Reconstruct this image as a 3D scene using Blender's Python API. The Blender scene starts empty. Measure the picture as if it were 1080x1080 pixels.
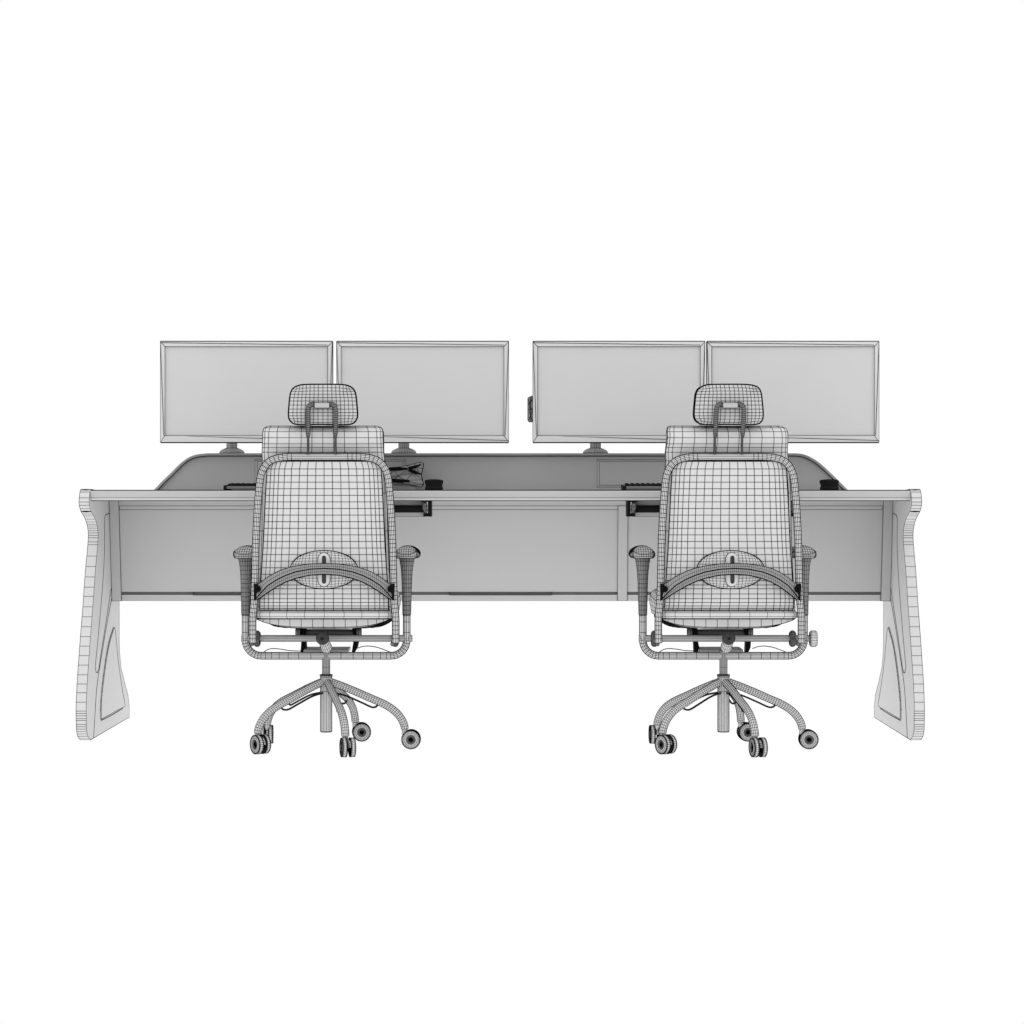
import bpy, math
from mathutils import Vector, Matrix, Quaternion

S = bpy.context.scene
COL = S.collection
PI = math.pi
FPX, VX, VY, HC = 2600.0, 543.0, 519.0, 0.85     # focal length in photo pixels, eye-level point, eye height

def P(px, py, d):
    return Vector(((px - VX) * d / FPX, d, HC - (py - VY) * d / FPX))

# ------------------------------------------------------------------ materials
def mat(name, val, rough=0.9, spec=0.0, mottle=0.004, metal=0.0):
    m = bpy.data.materials.new(name); m.use_nodes = True
    nt = m.node_tree; b = nt.nodes['Principled BSDF']
    v = val if isinstance(val, tuple) else (val, val, val)
    no = nt.nodes.new('ShaderNodeTexNoise'); no.inputs['Scale'].default_value = 9.0
    no.inputs['Detail'].default_value = 3.0
    tc = nt.nodes.new('ShaderNodeTexCoord'); nt.links.new(tc.outputs['Object'], no.inputs['Vector'])
    cr = nt.nodes.new('ShaderNodeValToRGB')
    cr.color_ramp.elements[0].position = 0.3; cr.color_ramp.elements[1].position = 0.7
    cr.color_ramp.elements[0].color = tuple(max(0, c - mottle) for c in v) + (1,)
    cr.color_ramp.elements[1].color = tuple(min(1, c + mottle) for c in v) + (1,)
    nt.links.new(no.outputs['Fac'], cr.inputs['Fac']); nt.links.new(cr.outputs['Color'], b.inputs['Base Color'])
    b.inputs['Roughness'].default_value = rough
    b.inputs['Specular IOR Level'].default_value = spec
    b.inputs['Metallic'].default_value = metal
    return m

CLAY = mat('white_clay', (0.765, 0.762, 0.765))
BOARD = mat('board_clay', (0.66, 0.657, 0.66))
EDGE = mat('edge_shade_clay', (0.60, 0.597, 0.60))
SCREEN = mat('screen_clay', (0.70, 0.70, 0.70), rough=0.6)
GALLERY_SHADE = mat('gallery_shade_clay', (0.47, 0.467, 0.47))  # white clay greyed: occlusion shade put into the panel colour
RIM_SHADE = mat('gallery_rim_shade_clay', (0.40, 0.397, 0.40))  # rim of the same white clay, greyed to carry its shade
BAR = mat('bar_grey', (0.40, 0.40, 0.40), rough=0.7)
DISC = mat('pivot_grey', (0.16, 0.16, 0.16), rough=0.5, spec=0.3)
MID = mat('mid_grey', (0.30, 0.30, 0.30), rough=0.6, spec=0.2)
STEEL = mat('steel_grey', (0.55, 0.548, 0.55), rough=0.5, spec=0.3)
DARK = mat('dark_grey', (0.055, 0.055, 0.055), rough=0.45, spec=0.4, mottle=0.006)
COAL = mat('charcoal', (0.012, 0.012, 0.012), rough=0.7, spec=0.08, mottle=0.003)
INK = mat('black_wire', (0.006, 0.006, 0.006), rough=1.0, mottle=0.0)

# ------------------------------------------------------------------ mesh builder
class MB:
    def __init__(s): s.v = []; s.f = []; s.m = []
    def add(s, verts, faces, mi=0):
        n = len(s.v); s.v += [tuple(v) for v in verts]
        for f in faces: s.f.append([i + n for i in f]); s.m.append(mi)
    def grid(s, pts, closed=False, mi=0):          # pts: rows of points
        R, C = len(pts), len(pts[0]); fs = []
        for i in range(R - 1):
            for j in range(C if closed else C - 1):
                k = (j + 1) % C
                fs.append((i * C + j, i * C + k, (i + 1) * C + k, (i + 1) * C + j))
        s.add([p for r in pts for p in r], fs, mi)
    def tube(s, path, r, seg=10, caps=True, mi=0, closed=False):
        path = [Vector(p) for p in path]; n = len(path)
        rr = r if isinstance(r, (list, tuple)) else [r] * n
        def tan(i):
            if closed: return (path[(i + 1) % n] - path[i - 1]).normalized()
            return (path[min(i + 1, n - 1)] - path[max(i - 1, 0)]).normalized()
        t0 = tan(0); up = Vector((0, 1, 0)) if abs(t0.y) < 0.9 else Vector((0, 0, 1))
        nrm = (up - t0 * up.dot(t0)).normalized(); rows = []; prev = t0
        for i in range(n):
            t = tan(i); nrm = prev.rotation_difference(t) @ nrm; nrm = (nrm - t * nrm.dot(t)).normalized(); prev = t
            b = t.cross(nrm)
            rows.append([path[i] + (nrm * math.cos(a) + b * math.sin(a)) * rr[i] for a in [2 * PI * k / seg for k in range(seg)]])
        if closed: rows.append(rows[0])
        s.grid(rows, True, mi)
        if caps and not closed:
            m = len(s.v); k = len(rows) * seg; b0 = m - k
            s.f.append([b0 + i for i in range(seg)][::-1]); s.m.append(mi)
            s.f.append([m - seg + i for i in range(seg)]); s.m.append(mi)
    def lathe(s, prof, seg=20, axis=Vector((0, 0, 1)), org=Vector((0, 0, 0)), mi=0, caps=True):
        q = Vector((0, 0, 1)).rotation_difference(axis.normalized())
        rows = [[org + q @ Vector((r * math.cos(a), r * math.sin(a), z)) for a in [2 * PI * k / seg for k in range(seg)]] for r, z in prof]
        s.grid(rows, True, mi)
        if caps:
            m = len(s.v); b0 = m - len(rows) * seg
            s.f.append([b0 + i for i in range(seg)][::-1]); s.m.append(mi)
            s.f.append([m - seg + i for i in range(seg)]); s.m.append(mi)
    def box(s, a, b, mi=0):
        x0, y0, z0 = a; x1, y1, z1 = b
        s.hexa([(x0, y0, z0), (x1, y0, z0), (x1, y1, z0), (x0, y1, z0), (x0, y0, z1), (x1, y0, z1), (x1, y1, z1), (x0, y1, z1)], mi)
    def hexa(s, v, mi=0):
        s.add(v, [(0, 3, 2, 1), (4, 5, 6, 7), (0, 1, 5, 4), (1, 2, 6, 5), (2, 3, 7, 6), (3, 0, 4, 7)], mi)
    def build(s, name, m, parent=None, wire=0.0021, smooth=True, org=None, mats=None):
        me = bpy.data.meshes.new(name)
        o0 = Vector(org) if org is not None else Vector((0, 0, 0))
        me.from_pydata([tuple(Vector(v) - o0) for v in s.v], [], s.f); me.validate()
        ms = [m] + (mats or []) + [INK]
        for x in ms: me.materials.append(x)
        if len(me.polygons) == len(s.m):
            for p, mi in zip(me.polygons, s.m): p.material_index = mi if mi >= 0 else len(ms) - 1
        bm_fix(me)
        for p in me.polygons: p.use_smooth = smooth
        if smooth: me.set_sharp_from_angle(angle=math.radians(38))
        o = bpy.data.objects.new(name, me); COL.objects.link(o); o.parent = parent
        if wire:
            w = o.modifiers.new('wire', 'WIREFRAME'); w.thickness = wire * 1.1; w.use_replace = False
            w.use_even_offset = False; w.use_relative_offset = False; w.use_boundary = True
            w.offset = 0.0; w.material_offset = len(ms) - 1
        return o

import bmesh
def bm_fix(me):
    bm = bmesh.new(); bm.from_mesh(me); bmesh.ops.recalc_face_normals(bm, faces=bm.faces); bm.to_mesh(me); bm.free()

def thing(name, label, cat, loc, group=None):
    o = bpy.data.objects.new(name, None); COL.objects.link(o); o.location = loc
    o.empty_display_size = 0.1
    o['label'] = label; o['category'] = cat
    if group: o['group'] = group
    return o

def copy_tree(o, parent=None):
    c = o.copy(); COL.objects.link(c); c.parent = parent
    for ch in [x for x in list(bpy.data.objects) if x.parent == o]: copy_tree(ch, c)
    return c

def smoothpath(pts, n):
    """Catmull-Rom through pts, n samples evenly spaced by length"""
    pts = [Vector(p) for p in pts]; q = [pts[0] * 2 - pts[1]] + pts + [pts[-1] * 2 - pts[-2]]; out = []
    for i in range(1, len(q) - 2):
        for k in range(12):
            t = k / 12; a, b, c, d = q[i - 1], q[i], q[i + 1], q[i + 2]
            out.append(0.5 * ((2 * b) + (c - a) * t + (2 * a - 5 * b + 4 * c - d) * t * t + (3 * b - a - 3 * c + d) * t ** 3))
    out.append(pts[-1])
    L = [0]
    for a, b in zip(out, out[1:]): L.append(L[-1] + (b - a).length)
    res = []; j = 0
    for k in range(n):
        s = L[-1] * k / (n - 1)
        while j < len(L) - 2 and L[j + 1] < s: j += 1
        t = (s - L[j]) / max(1e-9, L[j + 1] - L[j]); res.append(out[j].lerp(out[j + 1], min(1, t)))
    return res

def lerp_table(tab, x):
    for (a, va), (b, vb) in zip(tab, tab[1:]):
        if x <= b: return va + (vb - va) * (x - a) / (b - a)
    return tab[-1][1]

# pillow: rounded-square plan closed by a rim and a far face.  place(u, v, depth) -> point, depth 0 near .. 1 far
def pillow(mb, us, vs, place, p=5.0, rim=(0.25, 0.5, 0.75), mi=0, far=True):
    def sq(u, v):
        m = max(abs(u), abs(v))
        if m < 1e-6: return 0.0, 0.0
        L = (abs(u) ** p + abs(v) ** p) ** (1 / p); k = m / L
        e = m ** 4
        k = 1 + (k - 1) * e
        return u * k, v * k
    rows = [[place(*sq(u, v), 0.0) for u in us] for v in vs]
    mb.grid(rows, mi=mi)
    ring = [(u, vs[0]) for u in us[:-1]] + [(us[-1], v) for v in vs[:-1]] + [(u, vs[-1]) for u in us[:0:-1]] + [(us[0], v) for v in vs[:0:-1]]
    rr = [[place(*sq(u, v), d) for u, v in ring] for d in (0.0,) + tuple(rim) + (1.0,)]
    mb.grid(rr, True, mi=mi)
    if far:
        rows = [[place(*sq(u, v), 1.0) for u in us] for v in vs]
        mb.grid(rows, mi=mi)

# ================================================================== CHAIR
CO = Vector(((344 - VX) * 8.17 / FPX, 8.17, 0.0))     # foot of the left chair
def C(px, py, d): return P(px, py, d) - CO
BX = 341.6                                             # middle of the backrest in the photo

chair = thing('office_chair', 'left swivel chair, gridded backrest, no round knob on its crossbar end', 'office chair', CO, 'swivel chairs at the long desk')

# --- tubular back frame
half = [(266.6, 678), (266.4, 664), (266.6, 650), (268.6, 625), (269.8, 575), (271.6, 538), (274.3, 506), (277.8, 494.5), (284, 486.8), (294, 483), (307, 481.8)]
pts = [C(x, y, 8.0) for x, y in half] + [C(BX - 12, 481.9, 8.0), C(BX, 482, 8.0), C(BX + 12, 481.9, 8.0)] + [C(2 * BX + 0.6 - x, y, 8.0) for x, y in half[::-1]]
mb = MB(); path = smoothpath(pts, 112)
path = [p for p in path if abs(p.x - (BX - 344) * 8.0 / FPX) > .082 or p.z < .9 or abs(p.x - (BX - 344) * 8.0 / FPX) < .004]
rad = [0.0112 if abs(p.x - (BX - 344) * 8.0 / FPX) > 0.03 or p.z < 0.9 else 0.0112 + 0.0012 for p in path]
mb.tube(path, rad, 12)
mb.build('back_frame', CLAY, chair, .0023)

# --- ribbed rear shell of the backrest (the grid that faces the camera)
hu = [0, .145, .29, .43, .57, .69, .79, .865, .93, 1]
us = [-u for u in hu[:0:-1]] + hu
ypx = [486.6] + [494.6 + 6.95 * i for i in range(14)] + [591.9, 598.8, 605.7, 612.4, 617, 621, 626.5, 631.5, 635.5, 639, 641.7, 644]
w_at = [(486, 57), (492, 60.0), (520, 61.7), (575, 64.2), (625, 67.6), (645, 68.0)]
mb = MB(); rows = []
for y in ypx:
    w = lerp_table(w_at, y); t = (y - 488) / 156.0
    bow = 0.012 * math.sin(PI * min(1, t * 1.1)) - 0.022 * math.exp(-((t - 0.72) / 0.16) ** 2)
    rows.append([C(BX + 0.2 + u * w, y, 8.0 + bow * (1 - u * u) + 0.010 * abs(u) ** 5 + 0.02 * max(0, (t - .93) / .07) ** 2) for u in us])
mb.grid(rows)
edge = [r[0] for r in rows] + rows[-1][1:] + [r[-1] for r in rows[::-1]][1:] + rows[0][::-1][1:-1]
back = [Vector((p.x, 8.07 - CO.y, p.z)) for p in edge]
mb.grid([edge, back], True)
mb.build('back_shell', CLAY, chair, .0025)
mb = MB(); mb.tube(edge[2:len(rows) * 2 + len(us) - 4], 0.0019, 5, mi=-1)
mb.build('shell_piping', INK, chair, 0)

# --- upholstered front pad, rising above the frame as a soft roll
us2 = [-1, -.965, -.9, -.76, -.56, -.36, -.18, 0, .18, .36, .56, .76, .9, .965, 1]
prof = [(449.4, 8.075), (449.8, 8.05), (451.2, 8.025), (455.3, 8.006), (461.6, 8.000), (468, 8.008), (472, 8.018), (477, 8.026), (486, 8.03), (520, 8.03), (560, 8.03), (600, 8.03), (640, 8.03), (650, 8.04)]
mb = MB(); rows = []
for i, (y, d) in enumerate(prof):
    w = lerp_table([(449.3, 58.6), (449.9, 60.8), (451.2, 62.4), (455, 63.6), (485, 64.5), (510, 67.0), (580, 67.8), (651, 72.5)], y)
    rows.append([C(BX - (1.2 if y < 480 else .3) + u * w * d / 8.05, y + (.7 if abs(u) > .97 and i < 3 else 0), d + 0.012 * abs(u) ** 8) for u in us2])
mb.grid(rows)
e1 = [r[0] for r in rows] + rows[-1][1:] + [r[-1] for r in rows[::-1]][1:] + rows[0][::-1][1:-1]
mb.grid([e1, [p + Vector((0, .03, 0)) for p in e1], [Vector((p.x * .98, 8.14 - CO.y, p.z)) for p in e1]], True)
ff = [[Vector((p.x * .98, 8.14 - CO.y + .012 * math.cos(p.x * 7), p.z)) for p in r] for r in rows]
mb.grid(ff)
mb.build('back_pad', CLAY, chair, .0023)

# --- headrest
mb = MB()
hx = 340.6
def hr(u, v, d):
    wide = 35.3 if d < .9 else 33.5
    y = 427.2 + v * 21.4 * (1 - .02 * d)
    w = wide * (1 + 0.055 * v - 0.03 * max(0, v) ** 3)
    if v > .9: y -= 1.6 * (1 - u * u) * (v - .9) / .1
    r = max(abs(u), abs(v))
    dd = 7.972 + 0.028 * r ** 5 + 0.0 * v
    if d > 0: dd = 8.0 + 0.06 * d + (0.012 * (1 - r ** 4) if d >= 1 else 0)
    return C(hx + u * w * (1 - .04 * d * d), y, dd)
n = 8
uu = [math.copysign(abs(i / n) ** .93, i) for i in range(-n, n + 1)]
vv = [math.copysign(abs(i / 6) ** .9, i) for i in range(-6, 7)]
pillow(mb, uu, vv, hr, 5.2, (0.12, 0.3, 0.55, 0.8))
headrest = mb.build('headrest', BOARD, chair, 0.0023)
mb = MB()
ring = [(u, -1) for u in uu[:-1]] + [(1, v) for v in vv[:-1]] + [(u, 1) for u in uu[:0:-1]] + [(-1, v) for v in vv[:0:-1]]
def sqp(u, v, p=5.2):
    L = (abs(u) ** p + abs(v) ** p) ** (1 / p); return u / L, v / L
mb.tube([hr(*sqp(u, v), 0.0) + Vector((0, .004, 0)) for u, v in ring], 0.0044, 6, closed=True, mi=-1)
mb.build('edge_piping', INK, headrest, 0)

# --- headrest bracket: two rods joined by a bridge
mb = MB()
for s_ in (-1, 1):
    x = hx - 1.2 + s_ * 14.4
    mb.tube([C(x + s_ * .2, 479, 7.985), C(x, 470, 7.985), C(x, 460.5, 7.98)], .0030, 8)
    mb.tube(smoothpath([C(x, 460.5, 7.975), C(x, 456, 7.97), C(x + s_ * .2, 440, 7.955), C(x, 432, 7.95), C(x - s_ * 1.0, 428.3, 7.95), C(x - s_ * 4.5, 426.3, 7.955), C(x - s_ * 7, 427, 7.957)], 20), [.0050, .0060] + [.0070] * 14 + [.0074] * 4, 10)
mb.build('headrest_bracket', MID, headrest, .0018)
a, b = C(hx - 8.9, 430.2, 7.945), C(hx + 7.2, 424.9, 7.96)
mb = MB(); mb.box(a, b); mb.build('bridge_block', STEEL, headrest, 0.002, smooth=False)

# --- lumbar pad (domed oval with a slotted adjuster)
lc = (BX + .1, 600.8)
mb = MB()
def lf(u, v, d):
    r2 = min(1, u * u + v * v)
    return C(lc[0] + 35.6 * u, lc[1] + 20.0 * v, 7.960 + .022 * r2 ** 1.6 + .035 * d)
gu = [-1, -.94, -.86, -.77, -.67, -.56, -.45, -.335, -.22, -.11, 0, .11, .22, .335, .45, .56, .67, .77, .86, .94, 1]
gv = [-1, -.9, -.78, -.62, -.46, -.3, -.15, 0, .15, .3, .46, .62, .78, .9, 1]
pillow(mb, gu, gv, lf, 2.15, (.5,))
lring = [lf(math.copysign(abs(math.cos(a)) ** .95, math.cos(a)), math.sin(a), 0) for a in [2 * PI * k / 44 for k in range(44)]]
lum = mb.build('lumbar_pad', CLAY, chair, .0018)
mb = MB(); mb.tube(lring, .0019, 5, closed=True, mi=-1); mb.build('edge_piping', INK, lum, 0)
def capsule(cx, cy, hw, hh, d, n=10):
    out = []
    for k in range(n + 1): a = PI * k / n; out.append(C(cx + hw * math.cos(a), cy - (hh - hw) - hw * math.sin(a) * 1.25, d))
    for k in range(n + 1): a = PI * k / n; out.append(C(cx - hw * math.cos(a), cy + (hh - hw) + hw * math.sin(a) * 1.25, d))
    return out
mb = MB()
o1, o2, i2 = capsule(*lc, 6.3, 16.2, 7.963), capsule(*lc, 5.9, 16.0, 7.948), capsule(*lc, 2.3, 14.4, 7.946)
mb.grid([o1, o2, i2, [p + Vector((0, .012, 0)) for p in i2]], True)
ad = mb.build('height_adjuster', CLAY, lum, 0)
mb = MB(); mb.tube(o1, .0018, 5, closed=True, mi=-1)
mb.add([p + Vector((0, .006, 0)) for p in i2], [list(range(len(i2)))], 0)
mb.build('adjuster_slot', DARK, lum, 0)

# --- crescent lumbar bar
T = [(-73.6, 615.9), (-68, 615.2), (-60, 609), (-50, 603.2), (-40, 599.3), (-30, 596.9), (-15, 594.8), (0, 594.3)]
M_ = [(-73.6, 633), (-66, 624.5), (-60, 618), (-50, 611.5), (-40, 606.7), (-30, 603.2), (-15, 600.4), (0, 599.6)]
B_ = [(-73.8, 634.6), (-68, 631), (-60, 625.3), (-50, 618.8), (-40, 613.6), (-30, 609.9), (-15, 606.6), (0, 605.7)]
st = [-73.6 + 73.6 * 2 * k / 72 for k in range(73)]
def bar_d(x): return 7.905 + 0.085 * (abs(x) / 73.6) ** 2.2
mb = MB(); top, mid, bot, bk1, bk2 = [], [], [], [], []
for x in st:
    ax = -abs(x); d = bar_d(x)
    top.append(C(BX + .2 + x, lerp_table(T, ax), d + .012)); mid.append(C(BX + .2 + x, lerp_table(M_, ax), d))
    bot.append(C(BX + .2 + x, lerp_table(B_, ax), d + .012)); bk1.append(top[-1] + Vector((0, .02, -.002))); bk2.append(bot[-1] + Vector((0, .02, .002)))
h1 = [a.lerp(b, .5) for a, b in zip(top, mid)]; h2 = [a.lerp(b, .5) for a, b in zip(mid, bot)]
mb.grid([top, h1, mid, h2, bot, bk2, bk1, top])
bar = mb.build('lumbar_bar', BAR, chair, .0016)
mb = MB()
for l_, r_ in ((top, .0014), (mid, .0021), (bot, .0021)): mb.tube(l_, r_, 5, mi=-1)
mb.build('edge_seam', INK, bar, 0)
for s_ in (-1, 1):
    mb = MB(); c = C(BX + .2 + s_ * 70.3, 621.3, 7.972)
    mb.lathe([(.002, -.002), (.0085, 0), (.0105, .004), (.0105, .03)], 16, Vector((0, 1, 0)), c)
    q_ = [C(BX + .2 + s_ * x, y, 7.986) for x, y in ((74.2, 615.6), (71, 615.6), (68, 620), (69.5, 625.5), (74.2, 634.8))]
    mb.add(q_ + [p + Vector((0, .02, 0)) for p in q_], [(0, 1, 2, 3, 4), (9, 8, 7, 6, 5)] + [(i, (i + 1) % 5, 5 + (i + 1) % 5, 5 + i) for i in range(5)])
    mb.build('pivot_cap', COAL, bar, .0012)

# --- seat cushion and the pan under it
mb = MB()
def seat(u, v, d):          # u across, v: -1 rear .. 1 front ; d 0 top .. 1 bottom
    w = .222 + .016 * v - .004 * d
    y = 8.290 + v * .215
    r = max(abs(u), abs(v))
    z = .472 + .032 * (1 - r ** 6) - .034 * d + (.016 * max(0, v + .9) * (1 - d))
    if d == 1: z = .4375
    return Vector((u * w * (1 + .02 * math.sin(PI * d)) + .002, y + .01 * math.sin(PI * d) * v, z)) - Vector((0, CO.y, 0))
ss = [-1, -.93, -.83, -.7, -.54, -.36, -.18, 0, .18, .36, .54, .7, .83, .93, 1]
pillow(mb, ss, ss, seat, 6, (.2, .5, .8))
mb.build('seat_cushion', CLAY, chair, 0.0018)
mb = MB(); rows = []
for k in range(4):
    a = PI * (k / 3 - .5); 
    rows.append([C(342 + u * (72.3 - 1.5 * (1 - math.cos(a)) ** 2), 648.3 - 3.9 * math.sin(a), 8.010 - .012 * math.cos(a) + .02 * abs(u) ** 12) for u in (-1, -.985, -.94, -.8, -.55, -.29, 0, .29, .55, .8, .94, .985, 1)])
rows += [[p + Vector((0, .05, 0)) for p in rows[-1]], [p + Vector((0, .05, 0)) for p in rows[0]], rows[0]]
mb.grid(rows); mb.build('seat_roll', CLAY, chair, 0.0017)
mb = MB(); rows = []
for j, v in enumerate([-1, -.85, -.6, -.3, 0, .3, .6, .85, 1]):
    r_ = []
    for u in [-1, -.97, -.9, -.8, -.67, -.5, -.33, -.16, 0, .16, .33, .5, .67, .8, .9, .97, 1]:
        dz = .036 * (1 - abs(u) ** 4) * (1 - max(0, abs(v) - .45) ** 2 * .9)
        r_.append(Vector((u * .217 + .002, 8.235 + v * .215 - CO.y, .4365 - dz)))
    rows.append(r_)
mb.grid(rows)
loop = [r[0] for r in rows] + rows[-1][1:] + [r[-1] for r in rows[::-1]][1:] + rows[0][::-1][1:-1]
mb.grid([loop, [Vector((p.x, p.y, .437)) for p in loop]], True)
mb.add([Vector((p.x, p.y, .437)) for p in loop], [list(range(len(loop)))])
mb.build('seat_pan', BOARD, chair, 0.0021)
mb = MB()
def und(u, v, d):
    z = .428 - .0345 * (1 - max(abs(u), abs(v)) ** 6) if d < 1 else .4345
    return Vector((u * .222 + .003, 8.335 + v * .15 - CO.y, z))
pillow(mb, ss, ss, und, 3.2, ())
mb.build('seat_underside', COAL, chair, .0015)

# --- U-shaped arm frame
R_ = .052; zb = .3076; hw = .267
pth = [Vector((-hw, 0, z)) for z in (.50, .46, .42, .385, zb + R_)]
pth += [Vector((-hw + R_ - R_ * math.cos(a), 0, zb + R_ - R_ * math.sin(a))) for a in [PI / 2 * k / 8 for k in range(1, 9)]]
pth += [Vector((x, 0, zb)) for x in (-.2, -.18, -.155, -.125, -.09, -.05, 0.0)]
pth += [Vector((-p.x, 0, p.z)) for p in pth[-2::-1]]
mb = MB(); mb.tube(pth, .0115, 12); mb.build('arm_frame', CLAY, chair, .0021)
for s_ in (-1, 1):
    mb = MB(); rows = []
    for t in [k / 13 for k in range(14)]:
        z = .445 + t * .19; rx = .0135 + .0045 * t + .0085 * t ** 6; ry = .0135 + .014 * t
        rows.append([Vector((s_ * hw + rx * math.cos(a), ry * math.sin(a) + .012 * t, z)) for a in [2 * PI * k / 16 for k in range(16)]])
    rows = [[Vector((s_ * hw + (p.x - s_ * hw) * .9, p.y * .9, p.z - .004)) for p in rows[0]]] + rows
    mb.grid(rows, True); n_ = len(mb.v); mb.f.append(list(range(16))); mb.m.append(0)
    mb.build('arm_sleeve', MID, chair, .0017)
    mb = MB()
    def padf(u, v, d, s_=s_):
        if d < .01: z = .6425 + .0265 * max(0, 1 - max(abs(u), abs(v)) ** 2.6) + .002
        elif d < 1: z = .6445 - .012 * d
        else: z = .632
        return Vector((s_ * hw + u * .0415 * (1 - .12 * (d >= 1)), .065 + v * .125, z))
    pv = [-1, -.94, -.84, -.72, -.58, -.42, -.25, -.08, .1, .28, .46, .62, .76, .87, .95, 1]
    pu = [-1, -.9, -.75, -.57, -.38, -.19, 0, .19, .38, .57, .75, .9, 1]
    pillow(mb, pu, pv, padf, 3.4, (.5,))
    mb.build('armrest', STEEL, chair, .0019)

# --- crossbar, pivots, mechanism
mb = MB(); zc = .3652
mb.tube([Vector((x, 0, zc)) for x in (-.280, -.262, -.24, .24, .262, .285)], .0105, 12)
mb.build('crossbar', STEEL, chair, .0013)
for s_ in (-1, 1):
    mb = MB(); cx = -.229 if s_ < 0 else .229
    mb.lathe([(.006, -.0098), (.021, -.0098), (.0265, -.004), (.0265, .004), (.021, .0098), (.006, .0098)], 20, Vector((1, 0, 0)), Vector((cx, .0, zc - .001)))
    mb.tube([Vector((cx, -.17, zc - .008)), Vector((cx, -.02, zc - .004))], .0075, 8)
    mb.build('pivot_disc', DISC, chair, .0016)
for s_ in (-1, 1):
    x0 = 318.5 if s_ < 0 else 374.5
    mb = MB()
    pa = [C(x0 - 3, 661, 8.29), C(x0 + 4, 661, 8.29), C(x0 + 3.5, 676, 8.27), C(x0 + 3 - s_ * 1, 683, 8.25), C(x0 + 1.5 - s_ * 2.5, 688.5, 8.24), C(x0 - 2.5 - s_ * 1.0, 688.5, 8.24), C(x0 - 1 - s_ * .5, 676, 8.27)]
    pb = [p + Vector((0, .05, 0)) for p in pa]; k = len(pa)
    mb.add(pa + pb, [list(range(k)), list(range(k, 2 * k))[::-1]] + [(i, (i + 1) % k, k + (i + 1) % k, k + i) for i in range(k)])
    br = mb.build('seat_bracket', COAL, chair, .0016, smooth=False)
    mb = MB(); c = C(x0 + s_ * 4.0, 666.4, 8.29)
    mb.lathe([(.004, -.008), (.013, -.008), (.016, 0), (.013, .008), (.004, .008)], 14, Vector((1, 0, 0)), c)
    mb.build('bracket_bolt', MID, br, .0018)
mb = MB(); mb.tube([C(321, 667, 8.31), C(346, 667, 8.31), C(373, 667, 8.31)], .0108, 12)
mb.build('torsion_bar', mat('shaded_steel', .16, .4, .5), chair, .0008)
mb = MB(); q0, q1 = C(320, 688.4, 8.2), C(369.5, 682.2, 8.36)
mb.box(q0, q1); mb.build('mechanism_plate', STEEL, chair, .0016, smooth=False)
mb = MB()
mb.tube([C(344.6, 685, 8.13), C(344, 682.6, 8.11), C(343, 680, 8.08), C(341.8, 677, 8.03), C(341, 675, 8.0)], [.014, .0185, .0175, .0160, .012], 16)
lev = mb.build('tilt_lever', CLAY, chair, .0016)
mb = MB(); sc_ = C(340.2, 673.2, 7.99)
mb.lathe([(.0212 * math.sin(PI * k / 14) + 1e-4, -.0212 * math.cos(PI * k / 14)) for k in range(15)], 20, Vector((0, 1, 0)), sc_, caps=False)
mb.build('lever_knob', DARK, lev, .0008)
for pts in ([(277, 688.6), (282, 685.2), (288, 684), (297, 684.8), (306, 686.2), (317, 686.6)], [(376, 684), (382, 682), (389, 681.4), (398, 682.8), (406, 685.6), (413.5, 688.5)]):
    mb = MB(); mb.tube(smoothpath([C(x, y, 8.2) for x, y in pts], 18), .0016, 6)
    mb.build('cable', COAL, chair, 0)

# --- gas lift
mb = MB(); mb.lathe([(.0128, .24), (.0128, .27), (.0128, .325)], 14); mb.build('gas_lift', BAR, chair, .0012)
mb = MB(); mb.lathe([(.0175, .0555), (.0190, .058), (.0190, .19), (.0190, .238), (.0200, .239), (.0200, .245), (.013, .246)], 22)
mb.build('lift_column', CLAY, chair, .0020)
mb = MB(); mb.tube([Vector((.0202 * math.cos(a), .0202 * math.sin(a), .244)) for a in [2 * PI * k / 24 for k in range(24)]], .0021, 6, closed=True, mi=-1)
mb.build('collar_ring', INK, chair, 0)

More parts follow.
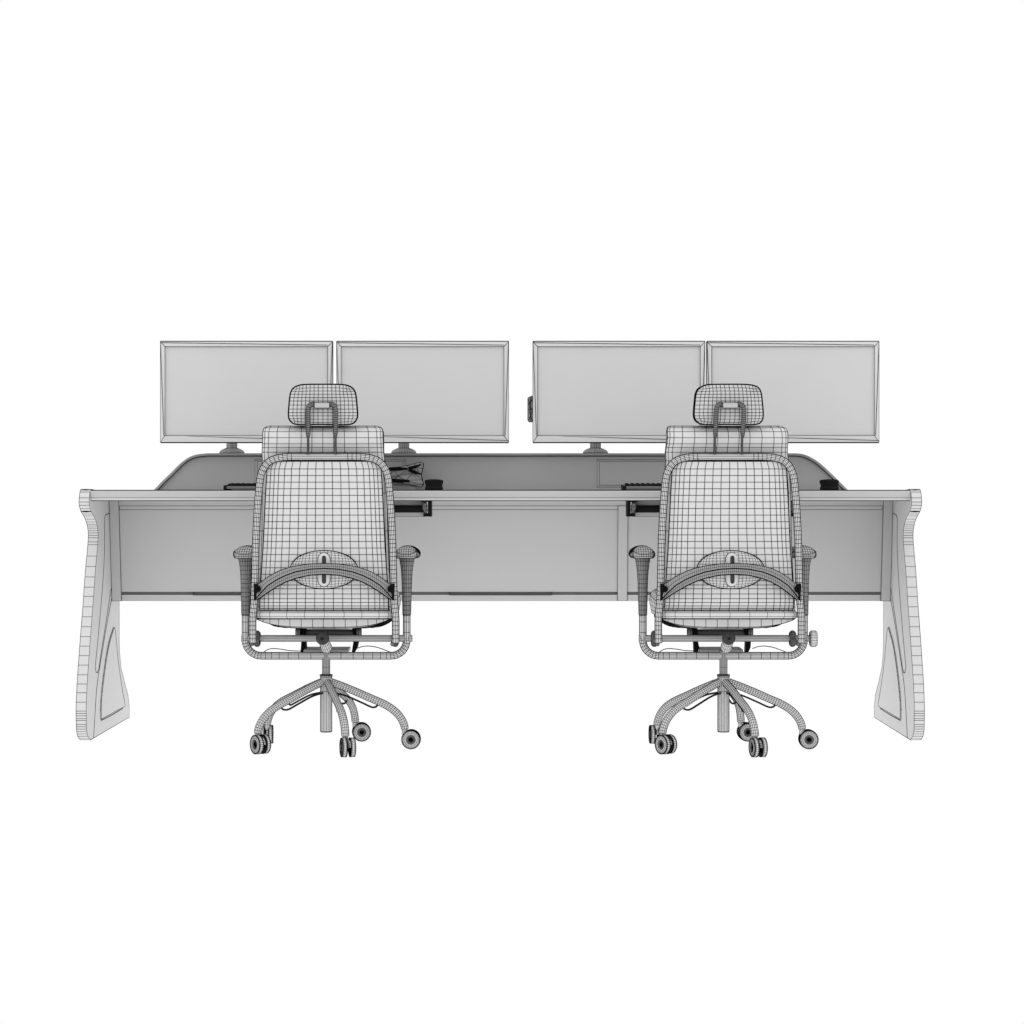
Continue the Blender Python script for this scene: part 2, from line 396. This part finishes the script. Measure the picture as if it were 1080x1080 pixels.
# --- five legs, each with a twin caster and a wire brace
prof = [(.012, .222), (.05, .2085), (.10, .188), (.15, .166), (.185, .151), (.215, .134), (.238, .114), (.252, .094), (.2595, .075), (.2605, .066)]
cast = {0: (90, (.021, 0.0)), 72: (96, (.021, .004)), 144: (4, (-.003, .012)), -144: (217, (.010, -.012)), -72: (194, (.009, -.014))}
for deg in (0, 72, 144, -144, -72):
    a = math.radians(deg); dx, dy = math.cos(a), math.sin(a)
    Q = lambda r, z, o=0.0: Vector((dx * r - dy * o, dy * r + dx * o, z))
    mb = MB(); mb.tube(smoothpath([Q(r, z) for r, z in prof], 38), .0121, 12)
    leg = mb.build('base_leg', CLAY, chair, .0018)
    mb = MB()
    mb.tube(smoothpath([Q(.015, .186, .006), Q(.06, .176, .008), (Q(.11, .155, .008)), Q(.145, .139, .006), Q(.158, .1365, 0), Q(.168, .141, -.004), Q(.173, .150, -.004)], 26), .0035, 6)
    mb.build('wire_brace', COAL, leg, 0)
    ang, (ox, oy) = cast[deg]; aa = math.radians(ang); ax = Vector((math.cos(aa), math.sin(aa), 0))
    e = Q(.2605, 0)
    wc = Vector((e.x + ox, e.y + oy, .0312))
    mb = MB(); mb.lathe([(.0092, .048), (.0092, .069)], 12, org=e)
    tr = Vector((ox, oy, 0)); 
    rows = []
    for side in (-1, 1):
        rows.append([wc + ax * (.0045 * side) + (tr.normalized() * (.0235 * math.cos(t)) + Vector((0, 0, .0235 * math.sin(t)))) for t in [PI * k / 10 for k in range(11)]])
    n0 = len(mb.v); mb.add(rows[0] + rows[1], [list(range(11)), list(range(11, 22))[::-1]] + [(i, i + 1, 12 + i, 11 + i) for i in range(10)] + [(10, 0, 11, 21)])
    mb.build('caster_stem', CLAY, leg, .0012)
    for side in (-1, 1):
        mb = MB(); o_ = wc + ax * (side * .0135)
        A = ax * side
        mb.lathe([(.0305, -.0068), (.0309, -.003), (.0309, .003), (.0300, .0062), (.0262, .0078), (.0215, .0082), (.0150, .0082)], 30, A, o_, caps=False)
        mb.lathe([(.0150, .0082), (.0105, .0060), (.0070, .0060)], 30, A, o_, mi=1, caps=False)
        mb.lathe([(.0070, .0060), (.0068, .0072), (.0002, .0072)], 14, A, o_, mi=-1, caps=False)
        mb.lathe([(.0305, -.0068), (.020, -.0068), (.0004, -.0068)], 30, A, o_, mi=2, caps=False)
        # dark tyre rims
        q = Vector((0, 0, 1)).rotation_difference(A)
        for zz, rr in ((.0068, .0299), (-.0066, .0304)):
            mb.tube([o_ + q @ Vector((rr * math.cos(t), rr * math.sin(t), zz)) for t in [2 * PI * k / 30 for k in range(30)]], .0013, 5, closed=True, mi=-1)
        mb.build('caster_wheel', CLAY, leg, .0014, mats=[MID, DARK])

# --- the second chair is the same model, 1.3166 m to the right
chair2 = copy_tree(chair)
chair2.location = CO + Vector((1.3166, 0, 0))
chair2['label'] = 'right swivel chair, gridded backrest, with a round knob on its crossbar end'
mb = MB()
mb.lathe([(.006, 0), (.006, .018), (.0075, .019), (.0225, .019), (.0265, .023), (.0265, .037), (.0225, .042), (.004, .042)], 18, Vector((1, 0, 0)), Vector((.2675, 0, zc - .001)))
mb.build('side_knob', CLAY, chair2, .0016)

# ================================================================== DESK
XL, XR = -1.4905, 1.3915; TH = .0345; CXD = (XL + XR) / 2
desk = thing('control_desk', 'long pale double workstation desk with curved side panels behind both chairs', 'desk', (CXD, 8.9, 0))
DO = Vector((CXD, 8.9, 0))
fx = [(516, 85), (519, 84.3), (525, 83.5), (529.5, 83.3), (533, 83.6), (536, 84.3), (539.5, 85.5), (545, 89), (550, 91), (555, 92.2), (560, 93), (565, 93.2), (570, 93), (575, 92.6), (586.5, 91.6), (600, 90.2), (640, 87.4), (680, 84.2), (720, 81.3), (740, 80.4), (750, 80.2), (770, 80.6), (777, 82.0), (780.3, 84.8)]
lines = [516, 519, 525, 529.5, 533, 536.5, 539.5, 542, 544, 547.5, 550.5, 553, 554.8, 557, 559.5, 562, 564.6, 567.2, 571.5, 574.5, 586.5, 597.5, 608.5, 619.3, 629, 640, 650.5, 661, 671.5, 681.5, 691.5, 701.5, 711.7, 721.4, 730.6, 740.6, 750, 752.5, 755, 758, 760, 764, 766.5, 769, 771.5, 774, 776.5, 779, 780.3]
K = -XL * FPX
front = []
for y in lines:
    d = K / (VX - lerp_table(fx, y)); front.append((d, HC - (y - VY) * d / FPX))
front[-1] = (front[-1][0], 0.0)
front[0] = (front[0][0] + .01, .860)
backp = [(9.308, 0), (9.308, .037), (9.278, .086), (9.195, .139), (9.113, .2016), (9.080, .26), (9.072, .309), (9.072, .449), (9.09, .60), (9.16, .72), (9.30, .80), (9.30, .8560), (8.56, .8565)]
poly = front + backp
KI = -(XL + TH) * FPX
def side_panel(left):
    xo, xi = (XL, XL + TH) if left else (XR, XR - TH)
    mb = MB(); n_ = len(poly)
    mb.add([Vector((xo, y, z)) for y, z in poly] + [Vector((xi, y, z)) for y, z in poly],
           [list(range(n_)), list(range(n_, 2 * n_))[::-1]] + [(i, (i + 1) % n_, n_ + (i + 1) % n_, n_ + i) for i in range(n_)])
    sp = mb.build('side_panel', CLAY, desk, .0022, org=DO)
    sg = 1 if left else -1
    mb = MB()
    for y, r in ((539.4, .0034), (516.6, .0016)):
        d = K / (VX - lerp_table(fx, y)); z = HC - (y - VY) * d / FPX
        mb = MB(); mb.tube([(xo - sg * .0005, d - .001, z), ((xo + xi) / 2, d - .0015, z), (xi + sg * .0005, d - .001, z)], [r * .4, r, r * .4], 8, mi=-1)
        mb.build('edge_shade_line', INK, sp, 0, org=DO)  # ink lines standing for crease shade and dense wires, no notch is cut
    def I(px, py, off=.0):                         # photo point of the left panel -> point on the inner face
        d = KI / (VX - px); return Vector((xi + sg * off, d, HC - (py - VY) * d / FPX))
    tri = smoothpath([I(119.3, 662), I(113.7, 681.5), I(109, 711), I(105.9, 740.7), I(105.8, 758.5)], 14) + smoothpath([I(130.9, 744.4), I(127.6, 726), I(123.9, 700), I(120.2, 664)], 12)
    mb = MB(); up = [p + Vector((sg * .004, 0, 0)) for p in tri]; k = len(tri)
    mb.add(tri + up, [list(range(k, 2 * k))] + [(i, (i + 1) % k, k + (i + 1) % k, k + i) for i in range(k)])
    mb.build('triangular_inlay', CLAY, sp, .0027, org=DO)
    mb = MB()
    for pl in ([(115.5, 541.2), (112, 543), (110, 546.5), (110.2, 575), (108.6, 610), (104.5, 660), (100.6, 700), (100.4, 706), (102, 710), (104, 706), (106, 692), (111, 660), (117.3, 620)],
               [(118.2, 628), (114, 650), (108, 685), (102.5, 720), (100.5, 745), (98.6, 778)],
               [(106.4, 760), (118, 754), (129.5, 747)]):
        mb.tube(smoothpath([I(x, y, .0002) for x, y in pl], 40), .0014, 5, mi=-1)
    mb.build('panel_groove', INK, sp, 0, org=DO)
side_panel(True); side_panel(False)

# desktop: front edge colour carries shade, lower lip left pale as if lit
xi0, xi1 = XL + TH + .001, XR - TH - .001
mb = MB()
sec = [(8.462, .8570), (8.452, .8548), (8.4485, .8500), (8.4485, .8330), (8.4500, .8300)]
lip = [(8.4500, .8300), (8.4500, .8245), (8.4560, .8220)]
sec_all = sec + lip[1:] + [(9.36, .8220), (9.36, .8570)]
for i in range(len(sec_all)):
    (y0, z0), (y1, z1) = sec_all[i], sec_all[(i + 1) % len(sec_all)]
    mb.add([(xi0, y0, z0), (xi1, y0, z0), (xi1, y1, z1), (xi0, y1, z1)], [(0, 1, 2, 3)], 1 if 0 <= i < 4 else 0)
for x in (xi0, xi1): mb.add([(x, y, z) for y, z in sec_all], [list(range(len(sec_all)))])
import itertools
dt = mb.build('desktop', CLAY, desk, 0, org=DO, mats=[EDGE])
mb = MB()
for (y, z, r) in ((8.453, .8562, .0017), (8.4478, .8300, .0005), (8.4575, .8210, .0012)):
    mb.tube([(xi0, y, z), (xi1, y, z)], r, 5, mi=-1)
mb.build('edge_seam', INK, dt, 0, org=DO)

# modesty screen (slightly raked): boards given as photo px of the left/right edges and z range
def dz_(z): return 8.84 + (.82 - z) * .17
def board(mb, x0, x1, z0, z1, off, th=.018):
    v = []
    for (z) in (z0, z1):
        d = dz_(z) + off
        v += [(x0, d, z), (x1, d, z), (x1, d + th, z), (x0, d + th, z)]
    mb.hexa(v)
def Z(y, d=8.87): return HC - (y - VY) * d / FPX
xc0, xc1 = XL + TH + .035, XR - TH - .035
zb_, zt_ = Z(634.2), .8215
for x0, x1 in ((XL + TH + .001, xc0), (xc1, XR - TH - .001)):
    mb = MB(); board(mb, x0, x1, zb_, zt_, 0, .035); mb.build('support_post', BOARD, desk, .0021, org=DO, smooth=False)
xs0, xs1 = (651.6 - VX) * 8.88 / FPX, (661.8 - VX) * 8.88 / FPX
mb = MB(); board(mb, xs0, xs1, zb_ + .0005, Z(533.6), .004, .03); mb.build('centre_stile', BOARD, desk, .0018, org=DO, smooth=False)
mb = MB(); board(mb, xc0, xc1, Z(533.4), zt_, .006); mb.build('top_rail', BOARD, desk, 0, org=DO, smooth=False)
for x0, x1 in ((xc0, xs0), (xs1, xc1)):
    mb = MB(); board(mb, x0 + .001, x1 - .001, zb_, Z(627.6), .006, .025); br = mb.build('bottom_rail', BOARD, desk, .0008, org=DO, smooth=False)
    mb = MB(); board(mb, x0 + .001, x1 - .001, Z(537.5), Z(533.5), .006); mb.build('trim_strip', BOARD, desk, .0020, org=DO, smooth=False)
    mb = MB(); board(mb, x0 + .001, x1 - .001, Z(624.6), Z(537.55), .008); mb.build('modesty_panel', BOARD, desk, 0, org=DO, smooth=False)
    mb = MB(); board(mb, x0 + .001, x1 - .001, Z(627.4), Z(624.8), .016, .006); mb.build('shadow_gap', MID, desk, .0019, org=DO, smooth=False)
# dark slots and little joints in the bottom gap
for a_, b_ in ((203.6, 300), (474.5, 581.7)):
    x0, x1 = (a_ - VX) * 8.9 / FPX, (b_ - VX) * 8.9 / FPX; d = dz_(.49) + .004
    mb = MB(); mb.box((x0, d, Z(627.8, 8.9)), (x1, d + .010, Z(626.8, 8.9))); mb.build('rail_slot', DARK, desk, 0, org=DO, smooth=False)
for a_ in (203.6, 474.5, 581.7):
    x0 = (a_ - VX) * 8.9 / FPX; mb = MB(); mb.box((x0 - .001, dz_(.49) + .003, Z(627.8, 8.9)), (x0 + .001, dz_(.49) + .02, Z(624.6, 8.9)))
    mb.build('rail_joint', DARK, desk, 0, org=DO, smooth=False)

# gallery (raised back with rounded shoulders); outline from the floor of the desktop
gl = [(162.2, 516), (171, 507.5), (180, 498.9), (190, 488.9), (198.9, 482.4), (207.8, 479.3), (219, 478)]
gr = [(833, 478), (843, 478.3), (851, 480.3), (860, 485), (868, 491.2), (879, 501.5), (894.4, 515.9)]
DG = 9.085
outer = [P(x, y, DG) for x, y in gl + gr]
outer[0].z = outer[-1].z = .8575
outer = smoothpath(outer[:7], 26) + smoothpath(outer[7:], 26)
cg = sum((p.x for p in outer), 0) / len(outer)
inner = []
for i, p in enumerate(outer):
    a_, b_ = outer[max(0, i - 1)], outer[min(len(outer) - 1, i + 1)]; t = (b_ - a_).normalized()
    nn = Vector((t.z, 0, -t.x)); inner.append(p + nn * .0105)
inner[0].z = inner[-1].z = .8575
mb = MB(); k = len(outer); dp = .27
O2 = [p + Vector((0, dp, 0)) for p in outer]; I2 = [p + Vector((0, dp, 0)) for p in inner]
mb.grid([outer, inner, I2, O2, outer])
for a_ in (0, -1): mb.add([outer[a_], inner[a_], I2[a_], O2[a_]], [(0, 1, 2, 3)])
gal = mb.build('gallery_shell', RIM_SHADE, desk, 0, org=DO)
mb = MB(); rec = .012
fr = [p + Vector((0, rec, 0)) for p in inner]; bk = [p + Vector((0, rec + .016, 0)) for p in inner]
mb.add(fr + bk, [list(range(k)), list(range(k, 2 * k))[::-1]] + [(i, (i + 1) % k, k + (i + 1) % k, k + i) for i in range(k)])
mb.build('gallery_panel', GALLERY_SHADE, gal, 0, org=DO)
mb = MB(); mb.tube([p + Vector((0, -.001, 0)) for p in inner], .0017, 5, mi=-1); mb.build('gallery_seam', INK, gal, 0, org=DO)
for x0, x1 in ((-.959, -.403), (.303, .859)):
    yf = DG + rec
    zt, zm = HC + (519 - 484.6) * 9.1 / FPX, HC + (519 - 513.8) * 9.1 / FPX
    mb = MB(); b_ = .0095
    v0 = [(x0, yf - .0005, zm), (x1, yf - .0005, zm), (x1, yf - .0005, zt), (x0, yf - .0005, zt)]
    v1 = [(x0 + b_, yf - .004, zm + b_ * .8), (x1 - b_, yf - .004, zm + b_ * .8), (x1 - b_, yf - .004, zt - b_ * .8), (x0 + b_, yf - .004, zt - b_ * .8)]
    mb.add(v0 + v1, [(0, 1, 5, 4), (1, 2, 6, 5), (2, 3, 7, 6), (3, 0, 4, 7), (4, 5, 6, 7)])
    mb.build('access_door', GALLERY_SHADE, gal, .0013, org=DO, smooth=False)

# under-desk trays on runners
for px0, px1 in ((273.6, 454.6), (661.8, 843)):
    D_ = 8.56
    x0, x1 = (px0 - VX) * D_ / FPX, (px1 - VX) * D_ / FPX; zz = lambda y: HC - (y - VY) * D_ / FPX
    mb = MB()
    mb.box((x0 + .018, D_ + .03, zz(533)), (x1 - .018, D_ + .045, .8205))
    mb.box((x0 + .018, D_ + .012, zz(544.8)), (x1 - .018, D_ + .05, zz(540.5)))
    tray = mb.build('pull_out_tray', STEEL, desk, .0014, org=DO, smooth=False)
    mb = MB(); mb.tube([(x0 + .02, D_ + .015, zz(536.8)), (x1 - .02, D_ + .015, zz(536.8))], .0125, 12)
    mb.build('tray_roller', COAL, tray, 0, org=DO)
    for s_, xx in ((1, x0), (-1, x1)):
        mb = MB()
        mb.box((min(xx, xx + s_ * .010), D_ - .01, zz(544.8)), (max(xx, xx + s_ * .010), D_ + .12, .8205))
        mb.box((min(xx + s_ * .012, xx + s_ * .026), D_ - .005, zz(544.6)), (max(xx + s_ * .012, xx + s_ * .026), D_ + .05, zz(541.5)))
        mb.box((min(xx + s_ * .011, xx + s_ * .034), D_ - .004, .8160), (max(xx + s_ * .011, xx + s_ * .034), D_ + .05, .8200))
        b_ = mb.build('runner_bracket', COAL, tray, .0012, org=DO, smooth=False)
        mb = MB(); xm = xx + s_ * .021
        mb.tube([(xm, D_ - .006, zz(530.5)), (xm + s_ * .001, D_ - .004, zz(534)), (xm - s_ * .001, D_ - .004, zz(538)), (xm - s_ * .003, D_ - .004, zz(541.3))], [.006, .0085, .0075, .004], 8)
        mb.build('runner_clip', MID, b_, .0016, org=DO)

# ================================================================== MONITORS
DM = 8.95
mons = [(169.2, 350.6, 'flat screen farthest left, its right edge behind the left chair headrest'),
        (354.8, 536.6, 'flat screen second from left, right of the left chair headrest'),
        (562.0, 743.6, 'flat screen third from left, with a small dark box at its left edge'),
        (745.8, 927.0, 'flat screen farthest right, right of the right chair headrest')]
Wm = (927.0 - 745.5) * DM / FPX
zt, zbm = HC + (519 - 360.2) * DM / FPX, HC + (519 - 466.4) * DM / FPX
def make_monitor(xc):
    root = thing('monitor', '', 'monitor', (xc, 9.17, .9945), 'flat screens in a row above the desk')
    hw_, OR = Wm / 2, Vector((0, 9.17, .9945))
    sx, stp, sb = .0172, .0185, .0245
    mb = MB(); y0, y1 = DM, DM - .006
    o_ = [(-hw_, y0, zbm), (hw_, y0, zbm), (hw_, y0, zt), (-hw_, y0, zt)]
    i_ = [(-hw_ + sx, y0 - .004, zbm + sb), (hw_ - sx, y0 - .004, zbm + sb), (hw_ - sx, y0 - .004, zt - stp), (-hw_ + sx, y0 - .004, zt - stp)]
    c_ = [(x, y0 + .012, z) for x, y, z in i_]; bk_ = [(x, y0 + .030, z) for x, y, z in o_]
    mb.add(o_ + i_ + c_ + bk_, [(0, 1, 5, 4), (1, 2, 6, 5), (2, 3, 7, 6), (3, 0, 4, 7), (4, 5, 9, 8), (5, 6, 10, 9), (6, 7, 11, 10), (7, 4, 8, 11)] +
           [(0, 1, 13, 12), (1, 2, 14, 13), (2, 3, 15, 14), (3, 0, 12, 15)])
    bz = mb.build('bezel', CLAY, root, .0026, org=OR, smooth=False)
    mb = MB()
    c4 = [(hw_ - .0028, zt), (hw_ - .0028, zbm), (-hw_ + .0028, zbm), (-hw_ + .0028, zt)]
    mb.tube([(x, y0 + .004, z) for x, z in c4] , .0042, 4, closed=False, mi=-1)
    mb.tube([(hw_, y0 + .004, zt), (-hw_, y0 + .004, zt)], .0030, 4, mi=-1)
    # long sliver creases down the bezel
    for a_, b_ in (((-hw_, zt), (-hw_ + sx * .75, zbm + sb)), ((hw_, zt), (hw_ - sx * .75, zbm + sb)), ((-hw_ + sx, zbm + sb), (hw_, zbm + .006)), ((-hw_, zt - .004), (hw_ - sx, zt - stp * .7))):
        mb.tube([(a_[0], y0 - .0026, a_[1]), (b_[0], y0 - .0038, b_[1])], .0010, 5, mi=-1)
    mb.build('bezel_seam', INK, bz, 0, org=OR)
    mb = MB(); mb.add([(x, y0 + .0005, z) for x, y, z in i_], [(0, 1, 2, 3)])
    mb.build('screen', SCREEN, root, 0, org=OR)
    mb = MB()
    hb = [(-hw_ + .01, y0 + .030, zbm + .01), (hw_ - .01, y0 + .030, zbm + .01), (hw_ - .01, y0 + .030, zt - .01), (-hw_ + .01, y0 + .030, zt - .01)]
    hc_ = [(x * .72, y0 + .06, z + (.04 if z < 1.2 else -.04)) for x, y, z in hb]
    mb.add(hb + hc_, [(0, 1, 5, 4), (1, 2, 6, 5), (2, 3, 7, 6), (3, 0, 4, 7), (4, 5, 6, 7), (3, 2, 1, 0)])
    mb.build('rear_housing', CLAY, root, .0018, org=OR, smooth=False)
    nx = -.078
    mb = MB(); mb.lathe([(.0195, 1.005), (.0195, 1.05), (.0195, 1.19)], 18, org=Vector((nx, 9.17, 0)))
    mb.box((nx - .02, DM + .058, 1.16), (nx + .12, 9.165, 1.20))
    mb.build('neck', STEEL, root, .0016, org=OR)
    mb = MB(); mb.lathe([(.046, .9948), (.046, .998), (.0425, 1.003), (.033, 1.009), (.022, 1.013), (.0195, 1.014)], 26, org=Vector((nx, 9.17, 0)))
    mb.build('foot', STEEL, root, .0012, org=OR)
    return root
first = make_monitor(0)
for i, (a_, b_, lab) in enumerate(mons):
    m_ = first if i == 0 else copy_tree(first)
    m_.location = (((a_ + b_) / 2 - VX) * DM / FPX, 9.17, .9945); m_['label'] = lab

# ================================================================== THINGS ON THE DESK
def keyboard(px, d, lab):
    x0 = (px - VX) * d / FPX; W = .44; zt0 = .8582
    k_ = thing('keyboard', lab, 'keyboard', (x0 + W / 2, d + .07, zt0), 'keyboards on the desktop')
    OR = Vector((W / 2, .07, 0))
    mb = MB()
    mb.hexa([(0.002, 0, .002), (W - .002, 0, .002), (W - .002, .145, .002), (0.002, .145, .002), (0, .002, .014), (W, .002, .014), (W, .145, .018), (0, .145, .018)])
    
    body = mb.build('case', DISC, k_, .0034, org=OR, smooth=False)
    for ex in (-.001, W - .009):
        mb = MB(); mb.box((ex, -.002, 0), (ex + .010, .146, .0145)); mb.build('end_cap', COAL, body, .002, org=OR, smooth=False)
    import random; rnd = random.Random(3)
    for r in range(5):
        x = .010
        while x < W - .024:
            wk = .0175 if not (r == 4 and .1 < x < .2) else .10
            y = .010 + (4 - r) * .0255; z = .0143 + y * .028
            mb = MB(); mb.hexa([(x, y, z), (x + wk - .003, y, z), (x + wk - .003, y + .021, z + .001), (x, y + .021, z + .001), (x + .0025, y + .003, z + .0056), (x + wk - .0055, y + .003, z + .0056), (x + wk - .0055, y + .018, z + .0062), (x + .0025, y + .018, z + .0062)])
            mb_all.append(mb); x += wk + .0012
    keys = MB()
    for q in mb_all: keys.add(q.v, q.f)
    keys.build('keys', COAL, k_, .0008, org=OR, smooth=False)
    mb_all.clear(); return k_
mb_all = []
KD = 8.62
kb = keyboard(236.2, KD, 'dark keyboard on the desktop, left half of the desk, partly behind the left chair')
kb2 = copy_tree(kb); kb2.location.x += (657.4 - 236.2) * KD / FPX
kb2['label'] = 'dark keyboard on the desktop, right half of the desk, partly behind the right chair'

def mouse(px, d, lab):
    m_ = thing('computer_mouse', lab, 'mouse', ((px - VX) * d / FPX, d + .05, .8576), 'computer mice on the desktop')
    mb = MB(); rows = []
    for z, s_, sh in ((0, .92, 0), (.006, .97, 0), (.014, .86, 0), (.022, .93, .002), (.029, .99, .004), (.033, .97, .004), (.0358, .86, .006), (.0372, .55, .008), (.0376, .1, .01)):
        rows.append([Vector((.0335 * s_ * math.copysign(abs(math.cos(a)) ** .7, math.cos(a)), sh + .052 * s_ * math.copysign(abs(math.sin(a)) ** .8, math.sin(a)), z)) for a in [2 * PI * k / 28 for k in range(28)]])
    mb.grid(rows, True); mb.f.append(list(range(28))); mb.m.append(0)
    mb.build('body', COAL, m_, .0010)
    mb = MB(); mb.lathe([(.001, -.004), (.008, -.004), (.008, .004), (.001, .004)], 14, Vector((1, 0, 0)), Vector((0, .040, .0305)))
    mb.build('scroll_wheel', DARK, m_, .0006)
    return m_
ms = mouse(457.2, 8.74, 'black mouse on the desktop near the middle, right of the crumpled pouch')
ms2 = copy_tree(ms); ms2.location.x += (876.6 - 457.2) * 8.74 / FPX
ms2['label'] = 'black mouse on the desktop at the far right end of the raised back'

# faceted pouch leaning on the gallery
pd = 9.0
po = [(398, 497), (412, 493.2), (421, 492.6), (429, 491.2), (437, 489.2), (444, 487.2), (446.8, 489.2), (445.8, 494), (444.3, 500.3), (445.3, 506), (446.7, 511), (444.5, 513.6), (434, 512.2), (424, 509.4), (412, 508.2), (398, 509)]
pi_ = [(430.5, 494.5), (436, 498.5), (428, 506.5), (416, 496), (408, 503), (420, 502), (439, 493)]
tri_ = [(0, 1, 20), (1, 19, 20), (1, 2, 19), (2, 16, 19), (2, 3, 16), (3, 4, 22), (3, 22, 16), (4, 5, 22), (5, 6, 22), (6, 7, 22), (7, 8, 22), (22, 8, 17), (22, 17, 16), (16, 17, 21), (16, 21, 19), (19, 21, 20), (17, 8, 9), (17, 9, 18), (9, 10, 18), (10, 11, 12), (10, 12, 18), (12, 13, 18), (13, 14, 18), (18, 14, 21), (17, 18, 21), (14, 20, 21), (14, 15, 20), (15, 0, 20)]
pc = P(424, 517, pd); pc.z = .858
pouch = thing('pouch', 'crumpled faceted grey pouch leaning on the raised back, just right of the left chair', 'pouch', pc)
dep = {16: -.03, 17: -.012, 18: -.026, 19: -.024, 20: -.01, 21: -.016, 22: -.022}
allp = po + pi_
mb = MB()
fv = [P(x, y, pd + dep.get(i, .0)) for i, (x, y) in enumerate(allp)]
zmin = min(p.z for p in fv); fv = [Vector((p.x, p.y, p.z)) for p in fv]
bv = [Vector((p.x, pd + .035, p.z)) for p in fv[:16]]
mb.add(fv, tri_); mb.add(fv[:16] + bv, [(i, (i + 1) % 16, 16 + (i + 1) % 16, 16 + i) for i in range(16)] + [list(range(16, 32))])
mb.build('bag', MID, pouch, .0026, org=pc, smooth=False)
mb = MB()
for seq in ([(400, 496.5), (412, 495), (422, 494.6), (429.5, 494.2)], [(431, 494.2), (438, 492.2), (444, 490)], [(431, 495.5), (438, 498.2), (444, 500.3)], [(402, 506.5), (414, 506.6), (424, 507.2), (432, 507.2)]):
    n_ = len(seq)
    mb.tube([P(x, y, pd - .027 + .010 * (i / (n_ - 1) if seq[0][0] > 430 else 0)) for i, (x, y) in enumerate(seq)], [.0055, .0068] + [.0072] * (n_ - 3) + [.0045] if n_ > 3 else [.0068, .0062, .0026], 6, mi=-1)
mb.build('pinched_fold', INK, pouch, 0, org=pc)
mb = MB(); mb.box(P(402, 513, pd) + Vector((0, .002, 0)), P(438, 511.5, pd) + Vector((0, .03, 0)))
b0 = P(402, 512, pd); b1 = P(438, 512, pd)
mb = MB(); mb.box((b0.x, pd + .004, .8580), (b1.x, pd + .032, b0.z)); mb.build('bottom_gusset', MID, pouch, 0, org=pc, smooth=False)

# small box hung behind the third monitor
c0 = P(566, 430, 8.99)
bx = thing('clip_on_box', 'small dark ribbed box fixed behind the left edge of the third screen', 'box', c0)
mb = MB(); x0, x1 = P(556.6, 0, 8.99).x, P(572, 0, 8.99).x
zz = lambda y: HC - (y - VY) * 8.99 / FPX
A_ = [(x0, zz(420)), (x0, zz(442.6)), (x0 + .005, zz(444.8)), (x1, zz(444.8)), (x1, zz(416.5)), (x0 + .016, zz(417.6)), (x0 + .004, zz(419))]
n_ = len(A_)
mb.add([(x, 8.982, z) for x, z in A_] + [(x, 9.03, z) for x, z in A_], [list(range(n_)), list(range(n_, 2 * n_))[::-1]] + [(i, (i + 1) % n_, n_ + (i + 1) % n_, n_ + i) for i in range(n_)])
mb.build('casing', MID, bx, .0022, org=c0, smooth=False)
mb = MB()
for i, (a_, b_) in enumerate((((557, 421), (561, 434)), ((561, 418.5), (558, 431)), ((557, 432), (562, 431)), ((558, 433), (561.5, 444)), ((561.5, 434), (557.5, 443)), ((557, 427), (562, 421)), ((559.2, 419), (559.6, 444)))):
    mb.tube([P(*a_, 8.981), P(*b_, 8.981)], .0010, 5, mi=-1)
mb.build('casing_rib', INK, bx, 0, org=c0)

# ================================================================== WORLD, CAMERA
W = bpy.data.worlds.new('World'); S.world = W; W.use_nodes = True
bgn = W.node_tree.nodes['Background']; bgn.inputs[0].default_value = (1, 1, 1, 1); bgn.inputs[1].default_value = 1.0

cam = bpy.data.cameras.new('camera'); co = bpy.data.objects.new('camera', cam); COL.objects.link(co)
co.location = (0, 0, HC); co.rotation_euler = (PI / 2, 0, 0)
cam.sensor_width = 36; cam.lens = FPX / 1080 * 36
cam.shift_x = -(VX - 540) / 1080; cam.shift_y = (VY - 540) / 1080
cam.clip_end = 200; S.camera = co
S.view_settings.view_transform = 'Standard'; S.view_settings.look = 'None'
S.view_settings.exposure = 0; S.view_settings.gamma = 1; S.view_settings.use_curve_mapping = False
S.cycles.max_bounces = 4; S.cycles.diffuse_bounces = 1
